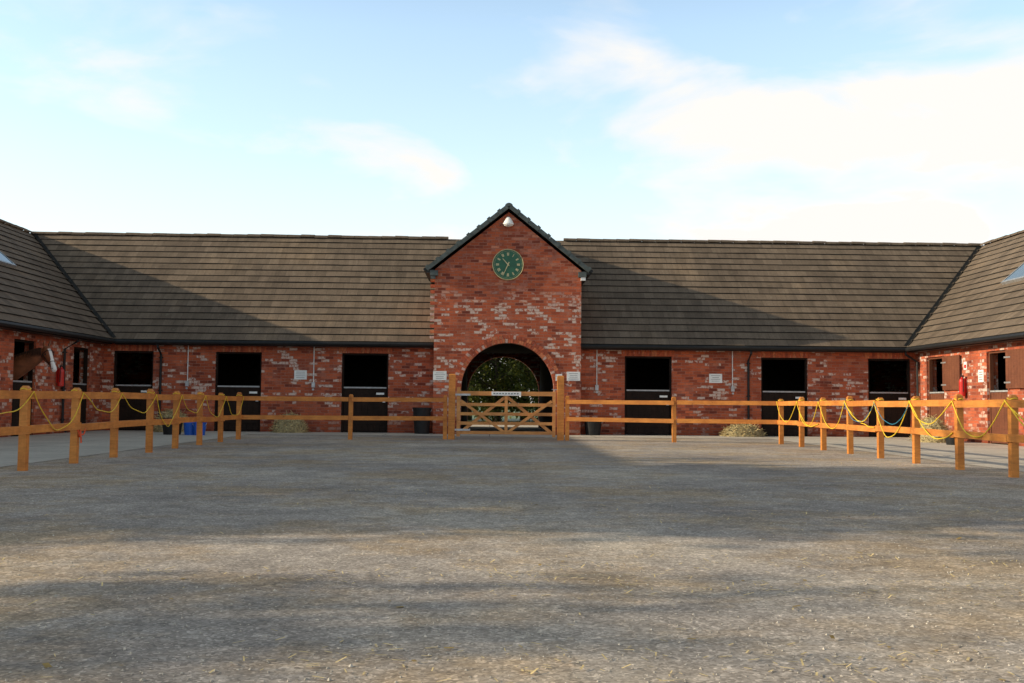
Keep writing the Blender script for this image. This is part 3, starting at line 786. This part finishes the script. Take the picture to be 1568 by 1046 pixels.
def hay(x, y, rx, ry, h, n=1400):
    k = MB(); r_ = np.random.RandomState(int(abs(x * 100)))
    rings = 7; seg = 18; R = []
    for i in range(rings + 1):
        t = i / rings * math.pi / 2
        R.append([(x + rx * math.cos(t) * (1 + r_.uniform(-.1, .1)) * math.cos(2 * math.pi * j / seg), y + ry * math.cos(t) * math.sin(2 * math.pi * j / seg), .005 + h * math.sin(t) * (1 + r_.uniform(-.08, .08))) for j in range(seg)])
    for i in range(rings):
        for j in range(seg): k.face([R[i][j], R[i][(j + 1) % seg], R[i + 1][(j + 1) % seg], R[i + 1][j]], 'hay')
    for i in range(n):
        t = math.asin(r_.rand()); a = r_.rand() * 2 * math.pi; q = r_.uniform(.9, 1.12)
        p = Vector((x + rx * math.cos(t) * math.cos(a) * q, y + ry * math.cos(t) * math.sin(a) * q, .01 + h * math.sin(t) * q))
        d = Vector(r_.normal(size=3)); d.z *= .5; d.normalize(); L = r_.uniform(.05, .16); s2 = d.cross(Vector(r_.normal(size=3))).normalized() * .006
        q_ = p + d * L
        if q_.z < .006: q_.z = .01
        k.face([p - s2, p + s2, q_ + s2, q_ - s2], 'hay' if i % 3 else 'straw')
    k.obj('hay_pile')
hay(-5.95, 31.35, .48, .35, .52); hay(7.62, 31.4, .60, .35, .34); hay(11.9, 28.0, .45, .6, .62); hay(-9.3, 30.9, .5, .4, .6)
hay(12.5, 29.6, .35, .5, .4)

# ------------------------------------------------------------------ horse looking out over the west door
def loft(mb, rings, m, seg=16):
    R = []
    for c_, d, u, wv, hv in rings:
        c_, d, u = Vector(c_), Vector(d).normalized(), Vector(u); r = d.cross(u).normalized(); u = r.cross(d).normalized()
        R.append([c_ + r * math.cos(2 * math.pi * j / seg) * wv + u * math.sin(2 * math.pi * j / seg) * hv for j in range(seg)])
    for i in range(len(R) - 1):
        for j in range(seg): mb.face([R[i][j], R[i][(j + 1) % seg], R[i + 1][(j + 1) % seg], R[i + 1][j]], m)
    mb.face(R[0][::-1], m); mb.face(R[-1], m)
horse = empty('chestnut_horse')
M['coat'] = simple('chestnut_coat', (0.22, 0.072, 0.028), 0.5, 0.3, 7)
M['blaze'] = simple('white_blaze_hair', (0.82, 0.79, 0.75), 0.7, 0.1)
M['mane'] = simple('mane_hair', (0.05, 0.02, 0.01), 0.7, 0.4, 20)
HY = 26.60; HX = .38
poll = Vector((-11.60 + HX, HY, 2.17)); muz = Vector((-11.20 + HX, HY - .34, 1.60)); hd = (muz - poll).normalized()
hb = MB(); up = Vector((1, -.75, 1)).normalized()
prof = [(-.06, .07, .09, 0), (0, .11, .14, -.01), (.10, .122, .165, -.03), (.2, .112, .165, -.035), (.3, .094, .132, -.02), (.42, .072, .098, -.01), (.52, .066, .083, -.008), (.62, .070, .080, -.01), (.70, .060, .064, -.012), (.73, .035, .035, -.014)]
loft(hb, [(poll + hd * a + (up - hd * up.dot(hd)).normalized() * o, hd, up, wv, hv) for a, wv, hv, o in prof], 'coat')
nk = [((-12.80 + HX, HY + .05, 1.50), .20, .38), ((-12.44 + HX, HY + .04, 1.69), .175, .31), ((-12.10 + HX, HY + .03, 1.87), .15, .25), ((-11.84 + HX, HY + .01, 2.01), .125, .20), ((-11.68 + HX, HY, 2.09), .11, .155), ((-11.60 + HX, HY, 2.10), .08, .10)]
loft(hb, [(c_, (nk[min(i + 1, 5)][0][0] - nk[max(i - 1, 0)][0][0], -.02, nk[min(i + 1, 5)][0][2] - nk[max(i - 1, 0)][0][2]), (-.5, 0, 1), wv, hv) for i, (c_, wv, hv) in enumerate(nk)], 'coat')
tb = [(-12.5, .12, .2, 1.27), (-12.62, .24, .38, 1.27), (-12.9, .28, .40, 1.22), (-13.4, .30, .36, 1.19), (-13.9, .30, .35, 1.22), (-14.25, .27, .34, 1.27), (-14.5, .18, .24, 1.29), (-14.6, .06, .1, 1.3)]
HB = .15
loft(hb, [((x + HB, HY + .05, z), (-1, 0, 0), (0, 0, 1), wv, hv) for x, wv, hv, z in tb], 'coat')
for y in (-.17, .2):
    q = HB
    hb.tube([(-12.75 + q, HY + .05 + y, 1.15), (-12.72 + q, HY + .05 + y, .85), (-12.75 + q, HY + .05 + y, .50), (-12.74 + q, HY + .05 + y, .46), (-12.77 + q, HY + .05 + y, .16), (-12.70 + q, HY + .05 + y, .03)], [.12, .085, .055, .05, .042, .065], 'coat', 10)
    hb.tube([(-14.25 + q, HY + .05 + y, 1.2), (-14.05 + q, HY + .05 + y, .92), (-14.38 + q, HY + .05 + y, .56), (-14.36 + q, HY + .05 + y, .48), (-14.32 + q, HY + .05 + y, .16), (-14.25 + q, HY + .05 + y, .03)], [.17, .12, .06, .05, .042, .065], 'coat', 10)
hb.tube([(-14.40, HY + .05, 1.45), (-14.58, HY + .05, 1.2), (-14.60, HY + .05, .7)], [.04, .06, .03], 'coat', 8)
upn = (up - hd * up.dot(hd)).normalized(); sd = hd.cross(upn).normalized()
for s in (-1, 1):
    b0 = poll + sd * s * .065 + Vector((0, 0, .09))
    hb.tube([b0, b0 + sd * s * .012 + Vector((.02, 0, .08)), b0 + sd * s * .01 + Vector((.035, 0, .18))], [.032, .038, .008], 'coat', 8)
ho = hb.obj('body', horse, merge=True)
rm = ho.modifiers.new('remesh', 'REMESH'); rm.mode = 'VOXEL'; rm.voxel_size = .016; rm.use_smooth_shade = True
sm = ho.modifiers.new('smooth', 'SMOOTH'); sm.iterations = 4; sm.factor = .5
bpy.context.view_layer.update()
dg = bpy.context.evaluated_depsgraph_get(); me = bpy.data.meshes.new_from_object(ho.evaluated_get(dg)); ho.modifiers.clear(); ho.data = me
me.materials.clear(); me.materials.append(M['coat']); me.materials.append(M['blaze'])
for p in me.polygons:
    v = p.center - poll; a = v.dot(hd); o = v.dot(upn); s_c = v.dot(sd)
    p.material_index = 0
    wb = .040 + .03 * max(0, (a - .35) / .3)
    if .08 < a < .78 and o > 0.0 and abs(s_c) < wb: p.material_index = 1
    if .62 < a < .84 and abs(s_c) < .065 and -.05 < o: p.material_index = 1
    p.use_smooth = True
ex = MB()
for s in (-1, 1):
    e = poll + hd * .20 + upn * .045 + sd * s * .105
    ex.lathe(e, [(.004, -.02), (.016, -.012), (.02, 0), (.016, .012), (.004, .02)], 'black', 10)
    e = poll + hd * .665 + upn * .02 + sd * s * .06
    ex.lathe(e, [(.003, -.012), (.011, -.006), (.012, .004), (.003, .012)], 'black', 8)
ex.obj('eyes_and_nostrils', horse)
mn = MB(); rr = random.Random(5)
for i in range(260):
    t = rr.random(); k = t * 4.4; j = min(int(k), 4); fr = k - j
    c0, c1 = Vector(nk[j][0]), Vector(nk[j + 1][0]); hh = nk[j][2] * (1 - fr) + nk[j + 1][2] * fr
    base = c0.lerp(c1, fr) + Vector((-.45, 0, .9)).normalized() * hh * .97
    e = base + Vector((rr.uniform(-.03, .05), -.10 - rr.random() * .06, -.14 - rr.random() * .08))
    m_ = base + Vector((0, -.08, .0)); w_ = Vector((.008, 0, .004))
    mn.face([base - w_, base + w_, m_ + w_, m_ - w_], 'mane'); mn.face([m_ - w_, m_ + w_, e + w_ * .4, e - w_ * .4], 'mane')
mn.obj('mane', horse)
hc = MB()
for a, hv, wv in ((.14, .172, .132), (.46, .100, .082)):
    c_ = poll + hd * a - upn * .02
    R = [c_ + sd * math.cos(t) * wv + upn * math.sin(t) * hv for t in np.linspace(0, 2 * math.pi, 19)]
    hc.tube(R, .008, 'black', 6, False)
for s in (-1, 1): hc.tube([poll + hd * .14 + sd * s * .132 - upn * .02, poll + hd * .46 + sd * s * .082 - upn * .02], .008, 'black', 6)
hc.obj('headcollar', horse)

# ------------------------------------------------------------------ trees
def make_tree(name, H, cr, seed, nleaf, leaf, lm='leaf', low=.25):
    r_ = np.random.RandomState(seed); mb = MB()
    P = [(0, 0, 0), (.05, .03, H * .2), (-.08, .1, H * .45), (.05, 0, H * .75), (0, 0, H * .93)]
    mb.tube(P, [H * .032, H * .024, H * .018, H * .009, H * .002], 'bark', 9)
    cl_ = []
    nl = 26
    for i in range(nl):
        z0 = H * (low + (.9 - low) * (i / nl)); a = i * 2.4 + r_.uniform(-.4, .4)
        prof_ = math.sin(math.pi * min(1, max(0.08, (z0 / H - low * .6) / (1.02 - low * .6)))) ** .7
        L = cr * prof_ * r_.uniform(.7, 1.1)
        d = Vector((math.cos(a), math.sin(a), r_.uniform(.25, .7)))
        p0 = Vector((0, 0, z0 * .85)); pts = [p0]
        for k in range(1, 5):
            pts.append(p0 + d * (L * k / 4) + Vector(r_.uniform(-.12, .12, 3)) * L * .4)
        mb.tube(pts, [H * .010 * (1 - k / 5.5) for k in range(5)], 'bark', 6)
        for k in (2, 3, 4):
            for q in range(2):
                cl_.append((pts[k] + Vector(r_.uniform(-1, 1, 3)) * cr * .16, cr * r_.uniform(.13, .26)))
                tw_ = pts[k] + Vector(r_.uniform(-1, 1, 3)) * cr * .3; mb.tube([pts[k], tw_], [H * .003, H * .001], 'bark', 4, False)
                cl_.append((tw_, cr * r_.uniform(.08, .18)))
    C = np.array([list(c_) for c_, _ in cl_]); R = np.array([q for _, q in cl_])
    idx = r_.choice(len(C), nleaf, p=R ** 2 / np.sum(R ** 2))
    off = r_.normal(size=(nleaf, 3)); off /= np.linalg.norm(off, axis=1)[:, None]; off *= (r_.rand(nleaf, 1) ** .45)
    pos = C[idx] + off * R[idx][:, None] * np.array([1, 1, .7])
    n1_ = r_.normal(size=(nleaf, 3)); n1_ /= np.linalg.norm(n1_, axis=1)[:, None]
    t_ = np.cross(n1_, r_.normal(size=(nleaf, 3))); t_ /= np.linalg.norm(t_, axis=1)[:, None]; b_ = np.cross(n1_, t_)
    s_2 = leaf * r_.uniform(.6, 1.3, (nleaf, 1))
    V = np.stack([pos - t_ * s_2, pos + b_ * s_2 * .6, pos + t_ * s_2, pos - b_ * s_2 * .6], 1).reshape(-1, 3)
    nv = len(mb.v); li = mb.mid(lm)
    allv = np.vstack([np.array([list(v) for v in mb.v]), V])
    faces = mb.f + [(nv + 4 * i, nv + 4 * i + 1, nv + 4 * i + 2, nv + 4 * i + 3) for i in range(nleaf)]
    me_ = bpy.data.meshes.new(name); me_.from_pydata(allv.tolist(), [], faces)
    for m in mb.mats: me_.materials.append(m)
    me_.polygons.foreach_set('material_index', mb.mi + [li] * nleaf); me_.update()
    return me_
T1 = make_tree('broadleaf_tree', 12, 4.2, 1, 9000, .16)
T2 = make_tree('broadleaf_tree_b', 10, 3.6, 5, 4200, .13)
T4 = make_tree('broadleaf_tree_c', 11, 3.4, 15, 2200, .17)
T3 = make_tree('small_tree', 6, 2.8, 9, 9000, .09, 'leaf_y', .08)
def tree(me_, x, y, s=1.0, rot=0, name='broadleaf_tree', sz=1.0):
    o = bpy.data.objects.new(name, me_); COL.objects.link(o); o.location = (x, y, 0); o.scale = (s, s, s * sz); o.rotation_euler = (0, 0, rot)
# row of trees west of the yard (they throw the long streaked shadows over the near half)
for i, (x, y, s, me_, sz) in enumerate([(-21, 9.6, .95, T1, 1.1), (-26, 10.8, 1.1, T1, 1.1), (-27, 6.6, .60, T1, 1.5), (-22, 2.9, .38, T4, 2.4), (-25, 1.2, .32, T4, 2.8), (-31, -2.4, .6, T4, 1.9)]):
    tree(me_, x, y, s, i * 1.3, sz=sz)
# trees seen through the arch
for i, (x, y, s) in enumerate([(-2.6, 50, .9), (.4, 53, 1.0), (3.2, 51, .9), (6.5, 54, 1.1), (-6, 54, 1.1), (1.9, 58, 1.3), (-1.2, 57, 1.3), (-9, 60, 1.3), (10, 60, 1.3), (4.8, 47.5, .55), (-3.6, 46.5, .5)]):
    tree(T3, x, y, s, i * 2.1, 'small_tree')

# ------------------------------------------------------------------ litter, stones
def scatter(name, n, m, gen, size, elong=4.0):
    r_ = np.random.RandomState(len(name)); V = []; F = []
    k = 0
    for i in range(n):
        x, y = gen(r_); a = r_.rand() * 2 * math.pi; L = size * r_.uniform(.5, 1.5); W = L / elong
        c_, s2 = math.cos(a), math.sin(a); z = .004 + r_.rand() * .006; tilt = r_.uniform(-.4, .6) * L
        P = [(-L, -W, 0), (L, -W, tilt), (L, W, tilt), (-L, W, 0)]
        V += [(x + c_ * p - s2 * q, y + s2 * p + c_ * q, z + max(0, h_)) for p, q, h_ in P]; F.append((k, k + 1, k + 2, k + 3)); k += 4
    me_ = bpy.data.meshes.new(name); me_.from_pydata(V, [], F); me_.materials.append(M[m]); o = bpy.data.objects.new(name, me_); COL.objects.link(o)
lines = [(-6, 6, 6.1, .35, .18), (0, 6, 5.6, -.2, .25), (-2, 12, 9.3, .4, .3), (-1, 6, 4.1, .3, .2), (2, 7, 17.5, .5, .5), (-5, 5, 11.5, .3, .35), (-2, 7, 20.5, .3, .4)]
def g_straw(r_):
    if r_.rand() < .65:
        x0, x1, y0, amp, w_ = lines[r_.randint(len(lines))]
        x = r_.uniform(x0, x1)
        return x, y0 + amp * math.sin(x * .8 + y0) + r_.normal() * w_
    return r_.uniform(-6, 12), 2.5 + 24 * r_.rand() ** 1.3
scatter('straw_litter', 5000, 'straw', g_straw, .018, elong=6)
scatter('fallen_leaves', 480, 'leaf_litter', lambda r_: (r_.uniform(-6, 8), 2.8 + 20 * r_.rand() ** 1.2), .014, elong=1.7)
sv, sf = [], []
r_ = np.random.RandomState(2); k = 0
for i in range(6000):
    y = 2.2 + 11 * r_.rand() ** 1.6; x = r_.uniform(-.55, .6) * y; s2 = r_.uniform(.003, .008) * (1.6 if r_.rand() < .06 else 1)
    o = [(1, 0, 0), (0, 1, 0), (-1, 0, 0), (0, -1, 0), (0, 0, .8)]
    ra = r_.uniform(.6, 1.3, 5); rot = r_.rand() * 6.28; c_, s3 = math.cos(rot), math.sin(rot)
    for (a, b, c2), q in zip(o, ra): sv.append((x + s2 * q * (a * c_ - b * s3), y + s2 * q * (a * s3 + b * c_), .001 + c2 * s2 * q))
    sf += [(k, k + 1, k + 4), (k + 1, k + 2, k + 4), (k + 2, k + 3, k + 4), (k + 3, k, k + 4)]; k += 5
me_ = bpy.data.meshes.new('loose_gravel'); me_.from_pydata(sv, [], sf); me_.materials.append(M['stone']); COL.objects.link(bpy.data.objects.new('loose_gravel', me_))

scene.view_settings.view_transform = 'Standard'; scene.view_settings.look = 'None'; scene.view_settings.exposure = 0
